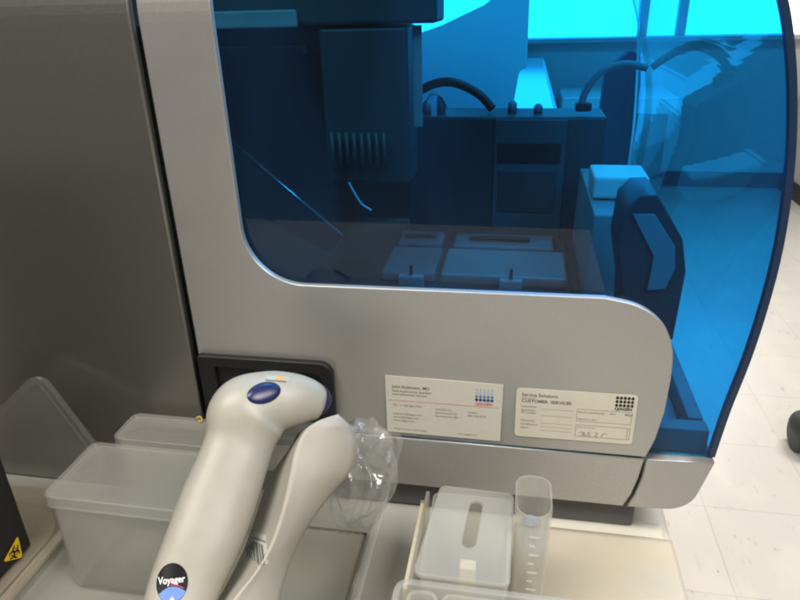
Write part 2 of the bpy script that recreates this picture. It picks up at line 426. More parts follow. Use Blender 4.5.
# right-hand inner wall and loading bezel
prism('inner_cheek', [(.076, .0795), (.110, .0795), (.104, .186), (.078, .186)], 'y', .25, .45, 'inner_mid', ins, .002)
bz = [(.090, .226), (.0995, .2375), (.1135, .2382), (.1385, .2002), (.1452, .1717), (.1440, .1059), (.100, .0974), (.096, .15), (.0875, .19)]
bzo = plate('loading_bezel', [bz], .14, .20, 'inner_deep', ins, .0015)
plate('bezel_facet', [[(.0955, .2222), (.1125, .2225), (.1325, .1956), (.1354, .1749), (.1300, .1560), (.1150, .1540), (.1166, .1858)]], .137, .1395, 'inner_mid', bzo, .0006)
b2 = box('cartridge', (.080, .30, .188), (.137, .36, .212), 'inner_light', ins, .003)
box('cartridge_label', (.118, .2985, .192), (.132, .2995, .208), 'paper', b2)
# gantry and pipetting head
g = box('gantry_beam', (-.60, .33, .365), (-.092, .40, .45), 'inner_dark', ins, .004)
box('gantry_column', (-.224, .335, .190), (-.125, .40, .363), 'inner_deep', g, .004)
box('light_strip', (-.36, .322, .364), (-.243, .3285, .382), 'inner_mid', g, .002)
for k in range(8):
    tube('pipette_tip', [(-.214 + k * .0088, .327, .252), (-.214 + k * .0088, .327, .222), (-.214 + k * .0088, .327, .205)], [.0026, .0024, .001], 'inner_deep', g, 8)
box('guide_rod', (-.121, .345, .255), (-.111, .352, .363), 'inner_mid', g, .001)
# sloping cover inside the left of the window
sl = prism('sloping_cover', [(-.262, .281), (-.159, .189), (-.172, .172), (-.29, .235)], 'y', .150, .156, 'box_black', ins, .001)
tube('bright_edge', [(-.262, .1492, .2822), (-.159, .1492, .1902)], .0008, 'metal', sl, 6)
tube('thin_tube', catmull([V((-.136, .1, .254)), V((-.131, .1, .244)), V((-.126, .1, .236)), V((-.118, .1, .231))], 5), .0009, 'inner_light', ins, 6)
box('inner_ledge', (-.30, .20, .345), (-.20, .215, .352), 'black', ins)
# cable hoses
tube('hose', catmull([V((-.150, .50, .268)), V((-.119, .50, .284)), V((-.09, .50, .286)), V((-.058, .50, .272)), V((-.038, .50, .252))], 6), .006, 'black', ins)
tube('hose', catmull([V((.076, .48, .252)), V((.077, .48, .270)), V((.086, .48, .289)), V((.101, .48, .303)), V((.125, .48, .309)), V((.15, .48, .304))], 6), .0045, 'inner_mid', ins)
for x, z0_, z1_ in ((-.128, .2465, .262), (-.108, .2465, .270), (-.012, .2465, .262), (.022, .2465, .258)):
    tube('valve', [(x, .505, z0_), (x, .505, z1_ - .004), (x, .505, z1_)], [.006, .006, .003], 'inner_mid', ins, 12)
tube('thin_tube', catmull([V((-.128, .50, .262)), V((-.12, .498, .272)), V((-.106, .498, .268)), V((-.098, .498, .252))], 5), .0016, 'inner_light', ins, 6)
box('hose_socket', (.068, .474, .2525), (.088, .49, .263), 'black', ins, .002)
# curved translucent sheet at the far right inside the hood
gd = [V((.139, .52, .395)), V((.142, .52, .34)), V((.146, .515, .29)), V((.149, .51, .22)), V((.146, .50, .135))]
bm = bmesh.new(); c = catmull(gd, 5)
rings = [[V((p[0], p[1], p[2])), V((p[0] + .002, p[1] - .001, p[2])), V((p[0] + .004 + .0 * i, p[1] + .03, p[2])), V((p[0] + .002, p[1] + .031, p[2]))] for i, p in enumerate(c)]
loft(bm, rings); from_bm('curved_sheet', bm, 'frost', ins)
# black socket in the lower left corner of the side panel
sk_ = round_poly([(-.2370, .064), (-.1300, .066), (-.1290, .1444), (-.2370, .1438)], [.002, .006, .010, .002], 8)
rec = round_poly([(-.2235, .072), (-.138, .074), (-.138, .1352), (-.2235, .135)], [.002, .004, .005, .002], 5)
so = plate('cable_socket', [sk_, rec], -.006, -.0003, 'black', ins, .0009)
box('socket_floor', (-.2245, -.0022, .071), (-.137, -.0006, .1365), 'black', so)

# ------------------------------------------------------------------ cards on the panel
def xz(x, y, z, rot=0, s=1): # local XY plane -> world XZ at y, facing -y
    return Matrix.Translation((x, y, z)) @ Matrix.Rotation(math.radians(90), 4, 'X') @ Matrix.Rotation(rot, 4, 'Z')
def dot_logo(bmA, bmB, bmC, x, z, s, rows=4):
    for r in range(rows):
        for k in range(5):
            rad = s * (.055 + .030 * (rows - 1 - r) / (rows - 1) * 1.2)
            b = bmA if r < 1 else (bmB if r < 2 else bmC)
            disc_bm(b, x + s * (.1 + .2 * k), z + s * (.10 + .2 * r), rad)
            if r < rows: rect_bm(b, x + s * (.1 + .2 * k) - s * .012, z + s * (.10 + .2 * r), x + s * (.1 + .2 * k) + s * .012, z + s * (.22 + .2 * r))
cx, cz, W, H_ = -.0899, .0848, .0868, .0500
card = plate('business_card', [[(cx, cz), (cx + W, cz - .0002), (cx + W + .0002, cz + H_ - .0002), (cx, cz + H_ + .0008)]], -.0012, -.0004, 'card', None, .0001)
tag(card, 'square cornered cream business card with blue dot logo over red lettering', 'business card')
mt = xz(cx, -.00130, cz)
bm = bmesh.new()
text_bm(bm, 'John Robinson, MD', .0050, .0405, .0036, bold=.00005)
text_bm(bm, 'Field Applications Specialist', .0050, .0371, .0027); text_bm(bm, 'Instrumentation Service', .0050, .0342, .0027)
print_on('printed_name', bm, 'ink', card, mt)
bm = bmesh.new()
text_bm(bm, 'Tel  +1 240 686 7700', .0052, .0245, .0025)
for i, s in enumerate(('jrobinson@qiagen.com', 'service@qiagen.com', 'www.qiagen.com')): text_bm(bm, s, .0052, .0168 - i * .0030, .0024)
for i, s in enumerate(('QIAGEN Inc.', 'Germantown Rd', 'Germantown MD')): text_bm(bm, s, .0375, .0235 - i * .0030, .0024)
for i, s in enumerate(('Orders', '800-426-8157')): text_bm(bm, s, .0620, .0230 - i * .0030, .0024)
text_bm(bm, 'Sample and assay technologies                                         www.qiagen.com', .0052, .0030, .0021)
print_on('printed_address', bm, 'ink_soft', card, mt)
bm = bmesh.new(); rect_bm(bm, .0025, .0293, .0845, .0296)
text_bm(bm, 'QIAGEN', .0672, .0296 + .0012, .0034, bold=.00008); print_on('red_print', bm, 'ink_red', card, mt)
a, b, c = bmesh.new(), bmesh.new(), bmesh.new(); dot_logo(a, b, c, .0668, .0340, .0140, 4)
print_on('logo_dots', a, 'ink_blue', card, mt); print_on('logo_dots', b, 'ink_mid', card, mt); print_on('logo_dots', c, 'ink_pale', card, mt)

sx_, sz_, SW, SH = .0070, .0905, .0842, .0422
ang = math.radians(.6)
o2 = round_poly([(sx_, sz_), (sx_ + SW, sz_ + .0008), (sx_ + SW - .0005, sz_ + SH + .0009), (sx_ - .0003, sz_ + SH)], .0028, 6)
stk = plate('service_sticker', [o2], -.0007, -.0003, 'sticker', None, .0001)
tag(stk, 'round cornered cream service sticker with ruled form and black dot logo', 'sticker')
mt = xz(sx_, -.00080, sz_, ang * .8)
bm = bmesh.new()
text_bm(bm, 'Service Solutions', .0040, .0357, .0037, bold=.00006)
text_bm(bm, 'CUSTOMER  SERVICES', .0040, .0306, .0036, bold=.00009)
print_on('printed_heading', bm, 'ink', stk, mt)
bm = bmesh.new()
text_bm(bm, 'performed by', .0040, .0338, .0018)
for s, z in (('Instrument:', .0262), ('Equipment', .0230), ('ID number:', .0208), ('Operation:', .0140), ('Certification:', .0108), ('Name:', .0076)): text_bm(bm, s, .0040, z, .0024)
text_bm(bm, 'Service performed', .0445, .0245, .0024); text_bm(bm, 'date', .0662, .0248, .0024); text_bm(bm, 'dd.yy', .0765, .0248, .0026, bold=.0001)
text_bm(bm, 'Signature, date', .0445, .0186, .0022); text_bm(bm, 'Next service due', .0445, .0118, .0018)
for z in (.0262, .0140, .0108, .0076): rect_bm(bm, .0185, z - .0008, .0410, z - .0006)
rect_bm(bm, .0185, .0198, .0410, .0200)
frame_bm(bm, .0435, .0172, .0815, .0278, .00025); frame_bm(bm, .0435, .0040, .0815, .0142, .0003); rect_bm(bm, .0795, .0045, .0798, .0138)
print_on('printed_form', bm, 'ink_soft', stk, mt)
bm = bmesh.new()
a = bmesh.new()
for r in range(3):
    for k in range(5):
        disc_bm(a, .0702 + .0026 * k, .0330 + .0031 * r, .00115)
        rect_bm(a, .0702 + .0026 * k - .0005, .0330 + .0031 * r, .0702 + .0026 * k + .0005, .0345 + .0031 * r)
text_bm(a, 'QIAGEN', .0690, .0291, .0032, bold=.00012)
print_on('logo_dots', a, 'logo_black', stk, mt); bm.free()
bm = bmesh.new()
hand = [[(0, 6.2), (2.8, 6.6), (1.4, 3.2)], [(3.6, 6.8), (3.2, 4), (4.4, 3.2), (4.9, 4.6), (3.5, 4.9)], [(7.6, 6.9), (5.9, 6.6), (5.8, 5.2), (7.2, 5.2), (7.0, 3.6), (5.6, 3.2)], [(8.6, 3.2), (9.2, 3.5)],
        [(10.6, 6.8), (12.4, 6.4), (10.6, 4.0), (12.9, 3.6)], [(15, 3.4), (15.6, 6), (17.2, 6.8), (18.4, 6.3)]]
for st in hand:
    pts = catmull([V((.0465 + x * .00105, z * .001 + .0012, 0)) for x, z in st], 5)
    for p, q in zip(pts, pts[1:]):
        p, q = V(p), V(q); n = (q - p).normalized().cross(V((0, 0, 1))) * .00019
        bm.faces.new([bm.verts.new(w) for w in (p - n, q - n, q + n, p + n)])
print_on('handwriting', bm, 'ink', stk, mt)

# ------------------------------------------------------------------ scanner
SC = [(-.1726, -.2026, .0686, .0170), (-.1750, -.1937, .0719, .0184), (-.1759, -.1824, .0772, .0189), (-.1751, -.1627, .0900, .0205), (-.1712, -.1446, .1031, .0221),
      (-.1679, -.1261, .1173, .0226), (-.1640, -.1089, .1328, .0216), (-.1622, -.0984, .1422, .0218), (-.1602, -.0873, .1530, .0252), (-.1501, -.0782, .1568, .0208),
      (-.1373, -.0709, .1554, .0178), (-.1277, -.0660, .1523, .0148), (-.1211, -.0640, .1492, .0114)]
VN = V((.379, -.712, .591)).normalized()
def scan_rings(rows, n, fb=.80, ex=2.3, seg=40):
    c = catmull([list(r) for r in rows], n); P = [V(r[:3]) for r in c]; out = []
    for i, r in enumerate(c):
        t = (P[min(i + 1, len(P) - 1)] - P[max(i - 1, 0)]).normalized(); nn = (VN - t * VN.dot(t)).normalized(); s = t.cross(nn)
        ring = []
        for k in range(seg):
            a = 2 * math.pi * k / seg; ca, sa = math.cos(a), math.sin(a)
            ring.append(P[i] + s * r[3] * math.copysign(abs(ca) ** (2 / ex), ca) + nn * r[3] * fb * math.copysign(abs(sa) ** (2 / ex), sa))
        out.append(ring)
    return out
def close_ends(R, d0, d1):
    def dome(ring, out):
        c = sum(ring, V()) / len(ring); res = []
        for k in range(1, 5):
            a = k / 4.3 * math.pi / 2; res.append([c + (p - c) * math.cos(a) + out * math.sin(a) for p in ring])
        return res
    t0 = (sum(R[0], V()) - sum(R[1], V())).normalized() * d0; t1 = (sum(R[-1], V()) - sum(R[-2], V())).normalized() * d1
    return dome(R[0], t0)[::-1] + R + dome(R[-1], t1)
sc = empty('barcode_scanner', (-.172, -.2, 0), 'beige handheld barcode scanner with navy oval button, propped on its cradle', 'barcode scanner')
bm = bmesh.new(); loft(bm, close_ends(scan_rings(SC, 6), .008, .004))
body = from_bm('body', bm, 'beige', sc, True)
def fuse(o, vox, it):
    m = o.modifiers.new('r', 'REMESH'); m.mode = 'VOXEL'; m.voxel_size = vox; m.use_smooth_shade = True
    q = o.modifiers.new('s', 'SMOOTH'); q.iterations = it; q.factor = .5
    bpy.context.view_layer.update()
    me = bpy.data.meshes.new_from_object(o.evaluated_get(bpy.context.evaluated_depsgraph_get()))
    o.modifiers.clear(); old = o.data; o.data = me; me.name = o.name
    if not me.materials: me.materials.append(old.materials[0])
    for p in me.polygons: p.use_smooth = True
    bpy.data.meshes.remove(old)
fuse(body, .0011, 26)
bpy.context.view_layer.update()
bmt = bmesh.new(); bmt.from_mesh(body.data); SB = BVHTree.FromBMesh(bmt); bmt.free()
# navy lens bezel on the nose, seen past the end of the head
bm = bmesh.new()
NB = [(-.1386, -.0594, .1469, .0137), (-.1313, -.0560, .1465, .0133), (-.1245, -.0538, .1437, .0111), (-.1207, -.0531, .1412, .0074)]
loft(bm, close_ends(scan_rings(NB, 4, .9, 2.2), .003, .003)); from_bm('lens_bezel', bm, 'nblue', sc, True)
def conform(bm, centre, up, eps, eps2=None):
    """wrap a flat XY layer onto the scanner body along the direction it is looked at"""
    n = VN; u = (V(up) - n * V(up).dot(n)).normalized(); r = u.cross(n); c = V(centre)
    for v in bm.verts:
        p = c + r * v.co.x + u * v.co.y + n * .05
        hit, nor, i, d = SB.ray_cast(p, -n)
        if hit is None: hit, nor, i, d = SB.find_nearest(p - n * .05)
        v.co = hit + nor * (eps + v.co.z)
def disc_grid(rx, ry, n=12, seg=40, dome=0., lo=-2, hi=2):
    bm = bmesh.new(); rows = []
    c = bm.verts.new((0, 0, dome))
    for i in range(1, n + 1):
        q = i / n; rows.append([bm.verts.new((rx * q * math.cos(2 * math.pi * k / seg), ry * q * math.sin(2 * math.pi * k / seg), dome * math.sqrt(max(0, 1 - q * q)))) for k in range(seg)])
    for k in range(seg): bm.faces.new((c, rows[0][k], rows[0][(k + 1) % seg]))
    for a, b in zip(rows, rows[1:]):
        for k in range(seg): bm.faces.new((a[k], b[k], b[(k + 1) % seg], a[(k + 1) % seg]))
    return bm
CAMP = V((0, -.40586, .38883))
def on_body(p):
    d = (V(p) - CAMP).normalized(); hit, nor, i, dd = SB.ray_cast(CAMP, d); return hit if hit else V(p)
BT = on_body((-.1474, -.0879, .1709))
bm = disc_grid(.0105, .0066, dome=.0016); conform(bm, BT, (-.28, .3, .9), .0002)
def finish(name, bm, mat, parent, smooth=True):
    me = bpy.data.meshes.new(name); bm.to_mesh(me); bm.free(); return link(name, me, mat, parent, smooth)
finish('button', bm, 'nblue', sc)
# warning sticker on top of the head
ST = on_body((-.1398, -.0823, .1786))
def patch(w, h, nx=8, ny=4, x0=0, y0=0):
    bm = bmesh.new(); g = [[bm.verts.new((x0 + w * (i / nx - .5), y0 + h * (j / ny - .5), 0)) for i in range(nx + 1)] for j in range(ny + 1)]
    for j in range(ny):
        for i in range(nx): bm.faces.new((g[j][i], g[j][i + 1], g[j + 1][i + 1], g[j + 1][i]))
    return bm
bm = patch(.0150, .0030); conform(bm, ST, (.1, .3, .9), .0002); wl = finish('warning_label', bm, 'label_grey', sc)
bm = patch(.0055, .0022, 4, 2, .0015); conform(bm, ST, (.1, .3, .9), .0004); finish('orange_mark', bm, 'orange', wl)
bm = patch(.013, .0006, 8, 1, -.001, -.0019); conform(bm, ST, (.1, .3, .9), .0004); finish('dark_line', bm, 'ink', wl)
# oval badge on the handle
LG = on_body((-.1973, -.1468, .0661)); LU = (-.12, .45, .8)
bm = disc_grid(.0084, .0100); conform(bm, LG, LU, .00015); bd = finish('badge', bm, 'logo_black', sc)
bm = bmesh.new(); n = 18; top = []; bot = []
for k in range(n + 1):
    x = -.0080 + .016 * k / n; yb = -.0096 * math.sqrt(max(0, 1 - (x / .0083) ** 2)); yt = -.0024 - .0045 * (x / .008) ** 2 + .0006
    yt = max(yt, yb + 1e-5); col = [bm.verts.new((x, yb + (yt - yb) * j / 6, 0)) for j in range(7)]; top.append(col)
for a, b in zip(top, top[1:]):
    for j in range(6): bm.faces.new((a[j], b[j], b[j + 1], a[j + 1]))
conform(bm, LG, LU, .0003); finish('badge_band', bm, 'logo_blue', bd)
bm = bmesh.new(); text_bm(bm, 'Voyager', -.0072, -.0002, .0050, bold=.00012, sx=.84); bmesh.ops.triangulate(bm, faces=bm.faces); conform(bm, LG, LU, .0005); finish('badge_writing', bm, 'logo_white', bd, False)
bm = bmesh.new()
pts = [V((-.006 + .012 * k / 14, -.0014 - .0042 * ((-.006 + .012 * k / 14) / .008) ** 2, 0)) for k in range(15)]
for p, q in zip(pts[6:], pts[7:]): bm.faces.new([bm.verts.new(w) for w in (p, q, q + V((0, .0007, 0)), p + V((0, .0007, 0)))])
conform(bm, LG, LU, .0006); finish('badge_line', bm, 'logo_red', bd, False)
bm = bmesh.new(); bm.faces.new([bm.verts.new(p) for p in ((-.0022, -.0094, 0), (.0018, -.0096, 0), (.0002, -.0066, 0))]); conform(bm, LG, LU, .0005); finish('badge_star', bm, 'logo_white', bd, False)
# seam line round the lower side of the body
tr = scan_rings(SC, 6)
tube('shell_seam', [tr[i][37] * 1.0 for i in range(4, len(tr) - 3)], .0005, 'ink_soft', body, 6)
tube('cord', catmull([V((-.173, -.215, .058)), V((-.174, -.228, .045)), V((-.18, -.245, .02)), V((-.2, -.27, .006))], 6), .003, 'black', sc)

# ------------------------------------------------------------------ cradle
CRD = [((-.1031, -.0814, .1550), (-.1025, -.0815, .1545), (-.1106, -.0753, .1471)), ((-.1129, -.0917, .1561), (-.0974, -.0802, .1480), (-.1321, -.0746, .1335)),
       ((-.1189, -.0996, .1538), (-.0939, -.0803, .1416), (-.1384, -.0753, .1228)), ((-.1221, -.1091, .1466), (-.0915, -.0837, .1335), (-.1457, -.0814, .1128)),
       ((-.1224, -.1204, .1371), (-.0940, -.0925, .1206), (-.1522, -.0892, .1035)), ((-.1229, -.1307, .1274), (-.1040, -.1036, .1105), (-.1548, -.1044, .0914)),
       ((-.1258, -.1472, .1125), (-.1154, -.1206, .0982), (-.1567, -.1235, .0801)), ((-.1310, -.1614, .1037), (-.1210, -.1349, .0891), (-.1603, -.1396, .0712)),
       ((-.1391, -.1750, .0970), (-.1226, -.1549, .0783), (-.1641, -.1575, .0657)), ((-.1466, -.1878, .0896), (-.1222, -.1738, .0690), (-.1689, -.1763, .0587)),
       ((-.150, -.205, .070), (-.124, -.198, .050), (-.171, -.198, .045)), ((-.150, -.225, .030), (-.126, -.220, .018), (-.171, -.220, .018)), ((-.150, -.232, .006), (-.127, -.228, .005), (-.171, -.228, .005))]
cra = empty('scanner_cradle', (-.145, -.21, 0), 'matte beige scoop shaped scanner cradle with a barcode label, right of the scanner', 'scanner cradle')
flat = [[*a, *b, *c] for a, b, c in CRD]
rings = []
away = V((-.379, .712, -.591)).normalized()
inner_pts = []
for r in catmull(flat, 6):
    rd, ro, lf = V(r[0:3]), V(r[3:6]), V(r[6:9])
    w = (ro - rd); out = -away * min(.0045, w.length * .16)
    ring = [lf, lf * .65 + rd * .35 + away * .0035, lf * .3 + rd * .7 + away * .0025, lf * .08 + rd * .92 + away * .0002, rd - away * .0002, rd * .93 + ro * .07 + out * .12, rd * .7 + ro * .3 + out * .7, rd * .4 + ro * .6 + out, rd * .12 + ro * .88 + out * .55, ro,
            ro + away * .006 - w * .03, rd * .5 + ro * .5 + away * min(.02, w.length * .6), rd * .4 + lf * .6 + away * .012, lf + away * .003]
    inner_pts.append((lf, rd)); rings.append(ring)
bm = bmesh.new(); loft(bm, rings); shell = from_bm('shell', bm, 'beige2', cra, True)
box('base_plate', (-.178, -.246, .0035), (-.118, -.20, .0075), 'beige2', cra, .001)
bpy.context.view_layer.update()
bmt = bmesh.new(); bmt.from_mesh(shell.data); CB = BVHTree.FromBMesh(bmt); bmt.free()
def on_shell(bm, centre, up, eps):
    n = VN; u = (V(up) - n * V(up).dot(n)).normalized(); r = u.cross(n); c = V(centre)
    for v in bm.verts:
        p = c + r * v.co.x + u * v.co.y + n * .04
        hit, nor, i, d = CB.ray_cast(p, -n)
        if hit is None: hit, nor, i, d = CB.find_nearest(p - n * .04)
        v.co = hit + n * eps
tube('wire', catmull([V((-.1395, -.0850, .118)), V((-.1340, -.0900, .126)), V((-.1290, -.0890, .133)), V((-.1240, -.0840, .139))], 5), .0012, 'metal', cra, 8)
BU = (-.05, .3, .9)
d_ = (V((-.1481, -.1281, .0860)) - CAMP).normalized()
BL = CB.ray_cast(CAMP, d_)[0]
bm = patch(.0125, .0130, 6, 6); on_shell(bm, BL, BU, .0003); lb = finish('barcode_label', bm, 'card', cra, False)
bm = bmesh.new(); x = -.0055
while x < .0045:
    w = random.choice((.0007, .0011, .0015)); y0, y1 = -.0065, .0015
    vs = [[bm.verts.new((xx, y0 + (y1 - y0) * j / 4, 0)) for xx in (x, x + w)] for j in range(5)]
    for a, b in zip(vs, vs[1:]): bm.faces.new((a[0], a[1], b[1], b[0]))
    x += w + random.choice((.0004, .0007))
on_shell(bm, BL, BU, .0008); finish('bars', bm, 'ink', lb, False)
bm = patch(.012, .0009, 6, 1, 0, .0033); on_shell(bm, BL, BU, .0006); finish('printed_line', bm, 'ink_soft', lb, False)

# ------------------------------------------------------------------ plastic ware
def open_tub(bm, x0, y0, x1, y1, z0, z1, draft, r, t=.0012, rim=.004, seg=6):
    """thin-walled tub with rounded corners, sloped walls and an outward rim"""
    def ring(ins, z, rr):
        return [V((p[0], p[1], z)) for p in round_poly([(x0 + ins, y0 + ins), (x1 - ins, y0 + ins), (x1 - ins, y1 - ins), (x0 + ins, y1 - ins)], max(.0015, rr - ins), seg)]
    R = [ring(draft + .004, z0, r), ring(draft + .001, z0 + .0015, r), ring(draft, z0 + .004, r), ring(rim * 0, z1 - .003, r), ring(-rim, z1 - .0025, r), ring(-rim, z1, r), ring(t, z1, r), ring(draft + t, z0 + .005, r), ring(draft + t + .003, z0 + t, r)]
    loft(bm, R, True, True)
def lidded_box(name, x0, y0, x1, y1, z0, z1, lid_h, draft, mat, label, cat, rot=0, group=None):
    t = empty(name, ((x0 + x1) / 2, (y0 + y1) / 2, z0), label, cat, group)
    bm = bmesh.new(); open_tub(bm, x0 + .0018, y0 + .0018, x1 - .0018, y1 - .0018, z0, z1 - .0022, draft, .006, .0013, 0)
    body = from_bm('body', bm, mat, t)
    bm = bmesh.new()
    def ring(ins, z, rr=.007):
        return [V((p[0], p[1], z)) for p in round_poly([(x0 + ins, y0 + ins), (x1 - ins, y0 + ins), (x1 - ins, y1 - ins), (x0 + ins, y1 - ins)], max(.0015, rr - ins), 6)]
    loft(bm, [ring(.0012, z1 - lid_h + .001), ring(.0, z1 - lid_h), ring(-.0006, z1 - lid_h + .001), ring(0, z1 - .001), ring(.001, z1), ring(.0036, z1), ring(.0044, z1 - .0012), ring(.02, z1 - .0012)], False, True)
    lid = from_bm('lid', bm, mat, t)
    return t
# shallow clear tray under the frosted boxes
ct = bmesh.new(); open_tub(ct, -.333, -.143, -.198, -.004, .0006, .020, .004, .016, .0012, .003)
tr_ = from_bm('shallow_tray', ct, 'clear'); tag(tr_, 'shallow clear tray with rounded corners under the frosted boxes', 'tray')
lidded_box('frosted_box', -.3085, -.112, -.2005, -.051, .0022, .090, .010, .0, 'frost', 'large frosted plastic box with a flat lid, left of the scanner handle', 'plastic box')
lidded_box('frosted_box', -.297, -.0462, -.190, -.012, .0022, .0905, .010, .0015, 'frost', 'frosted plastic box behind the larger frosted box, against the instrument panel', 'plastic box')
bm = bmesh.new()
pts = [V((-.2380 + .0022 * math.cos(a), -.0165 + .0006 * math.sin(a * 2), .0925 + .0022 * math.sin(a))) for a in [2 * math.pi * k / 20 for k in range(21)]]
add_tube(bm, pts, .0005, 6); yr = from_bm('rubber_band', bm, 'yellow_ring', None, True); tag(yr, 'tiny yellow elastic ring on the rear frosted box', 'elastic ring')
# tall clear tub that holds the cradle and the crumpled bag
tb = bmesh.new(); open_tub(tb, -.188, -.270, -.0775, -.0085, .0008, .090, .019, .012, .0013, .0035)
tub = from_bm('clear_tub', tb, 'clear'); tag(tub, 'tall open clear plastic tub around the scanner cradle', 'tub')
# pale flat sheet added to brighten the tub floor
bm = bmesh.new(); g = []
for j in range(31):
    g.append([bm.verts.new((-.164 + .060 * i / 14, -.195 + .168 * j / 30, .0040 + .0001 * math.sin(i * 1.1 + j * .05))) for i in range(15)])
for a, b in zip(g, g[1:]):
    for i in range(14): bm.faces.new((a[i], a[i + 1], b[i + 1], b[i]))
r_ = bmesh.ops.solidify(bm, geom=bm.faces[:], thickness=.0015)
pad = from_bm('brightening_sheet', bm, 'paper', None, True); tag(pad, 'pale flat sheet added to brighten the clear tub floor below the crumpled bag', 'added sheet')
# crumpled clear bag
bm = bmesh.new(); bmesh.ops.create_icosphere(bm, subdivisions=6, radius=1)
from mathutils import noise as mn
def ridge(p, f, o): return 1 - abs(mn.noise(p * f + V((o, o * 2, -o)))) * 2.2
for v in bm.verts:
    p = v.co.copy(); w_ = p + .35 * V((mn.noise(p * 1.5), mn.noise(p * 1.5 + V((5, 0, 0))), mn.noise(p * 1.5 + V((0, 7, 0)))))
    d = ridge(w_, 1.1, 1) * .24 + ridge(w_, 2.1, 4) * .13 + ridge(w_, 4.2, 8) * .03
    q = p * (.72 + d)
    v.co = V((-.0985 + q.x * .0260, -.055 + q.y * .036 - q.z * .002, .088 + q.z * .039))
bag = from_bm('plastic_bag', bm, 'film', None, True); tag(bag, 'crumpled clear plastic bag stuffed in the tub behind the cradle', 'plastic bag')

# clear lid leaning on the dark panel at the left
def lean(name, c0, u, v, su, sv, mat):
    u, v = V(u).normalized(), V(v).normalized(); n = u.cross(v)
    def ring(ins, d):
        return [V(c0) + u * p[0] + v * p[1] + n * d for p in round_poly([(ins, ins), (su - ins, ins), (su - ins, sv - ins), (ins, sv - ins)], max(.002, .014 - ins), 8)]
    bm = bmesh.new()
    loft(bm, [ring(.008, .001), ring(.0065, .0055), ring(.0015, .0055), ring(0, .004), ring(.0, .0012), ring(.001, .0), ring(.0055, .0005), ring(.0085, -.0008)], True, True)
    return from_bm(name, bm, mat)
U = V((.090, .056, .062)); Vv = V((-.072, .045, .055))
ll = lean('leaning_lid', (-.368, -.078, .0015), V((.066, .030, .060)), V((-.067, .030, .060)), .099, .099, 'clear')
tag(ll, 'clear square lid leaning corner up on the dark panel at far left', 'lid')
# cream moulded tray on the bench at the left
bm = bmesh.new(); open_tub(bm, -.60, -.40, -.346, -.030, .0005, .0095, .006, .042, .0018, .006)
cm = from_bm('cream_tray', bm, 'creamtray'); tag(cm, 'shallow cream moulded tray with rounded rim under the black cabinet at far left', 'tray')
# black cabinet with biohazard sticker
bx = empty('black_cabinet', (-.45, -.19, .0105), 'black metal cabinet at far left with a yellow biohazard triangle', 'cabinet')
box('body', (-.53, -.34, .0105), (-.358, -.085, .27), 'box_black', bx, .002)  # unseen upper part made tall to shade and darken the rear panel
def biohazard(bmY, bmK, s):
    tri = round_poly([(-s, -s * .58), (s, -s * .58), (0, s * 1.15)], s * .12, 4)
    bmK.faces.new([bmK.verts.new((p[0], p[1], 0)) for p in tri])
    bmY.faces.new([bmY.verts.new((p[0] * .88, p[1] * .88, .0001)) for p in tri])
def ring_arc(bm, cx, cy, r0, r1, a0, a1, n=20, z=.0002):
    for k in range(n):
        a, b = a0 + (a1 - a0) * k / n, a0 + (a1 - a0) * (k + 1) / n
        bm.faces.new([bm.verts.new((cx + r * math.cos(t), cy + r * math.sin(t), z)) for r, t in ((r0, a), (r1, a), (r1, b), (r0, b))])
a, b, c = bmesh.new(), bmesh.new(), bmesh.new(); s = .0114
biohazard(a, b, s)
for k in range(3):
    t = math.radians(90 + 120 * k); q = s * .27
    ring_arc(c, q * math.cos(t), q * math.sin(t), s * .16, s * .27, t + .5, t + 2 * math.pi - .5)
ring_arc(c, 0, 0, s * .24, s * .31, 0, 2 * math.pi)
for v in c.verts: v.co.y -= s * .06
# the sticker lies on the cabinet's right side (facing +x)
mt = Matrix.Translation((-.3576, -.1013, .0205)) @ Matrix(((0, 0, 1, 0), (1, 0, 0, 0), (0, 1, 0, 0), (0, 0, 0, 1))) @ Matrix.Rotation(math.radians(-37), 4, 'Z')
tri_ = print_on('biohazard_sign', b, 'logo_black', bx, mt); print_on('yellow_field', a, 'yellow', tri_, mt); print_on('biohazard_symbol', c, 'logo_black', tri_, mt)

# frosted tip rack with a slot, reservoir beside it, tray in front
tip = empty('tip_rack', (-.018, -.088, 0), 'frosted tip rack with a long slot in its lid, left of the reservoir', 'tip rack')
bm = bmesh.new(); open_tub(bm, -.0465, -.1275, .0065, -.0535, .0006, .076, .006, .005, .0014, 0); from_bm('body', bm, 'frost2', tip)
top = round_poly([(-.0500, -.1295), (.0075, -.1295), (.0085, -.0515), (-.0425, -.0500)], .005, 6)
def capsule(x0, y0, x1, y1, r, n=10):
    a, b = V((x0, y0)), V((x1, y1)); d = math.atan2((b - a).y, (b - a).x)
    return [(b.x + r * math.cos(d - math.pi / 2 + math.pi * k / n), b.y + r * math.sin(d - math.pi / 2 + math.pi * k / n)) for k in range(n + 1)] + [(a.x + r * math.cos(d + math.pi / 2 + math.pi * k / n), a.y + r * math.sin(d + math.pi / 2 + math.pi * k / n)) for k in range(n + 1)]
def lid_plate(name, outlines, z0, z1, mat, parent, bev=.0008):
    me = plate_mesh(outlines, 0, z1 - z0, bev)   # drawn in XZ, laid flat
    me.transform(Matrix(((1, 0, 0, 0), (0, 0, 1, 0), (0, -1, 0, z1), (0, 0, 0, 1))))
    return link(name, me, mat, parent)
lid_plate('lid', [top, capsule(-.0187, -.100, -.0165, -.066, .0042)], .0768, .080, 'frost2', tip)
box('slot_insert', (-.0235, -.112, .005), (-.0135, -.104, .070), 'wood', tip, .001)
res = empty('reservoir', (.020, -.075, .0085), 'tall milky reagent cup with an open rounded mouth and faint graduation ticks', 'reagent cup')
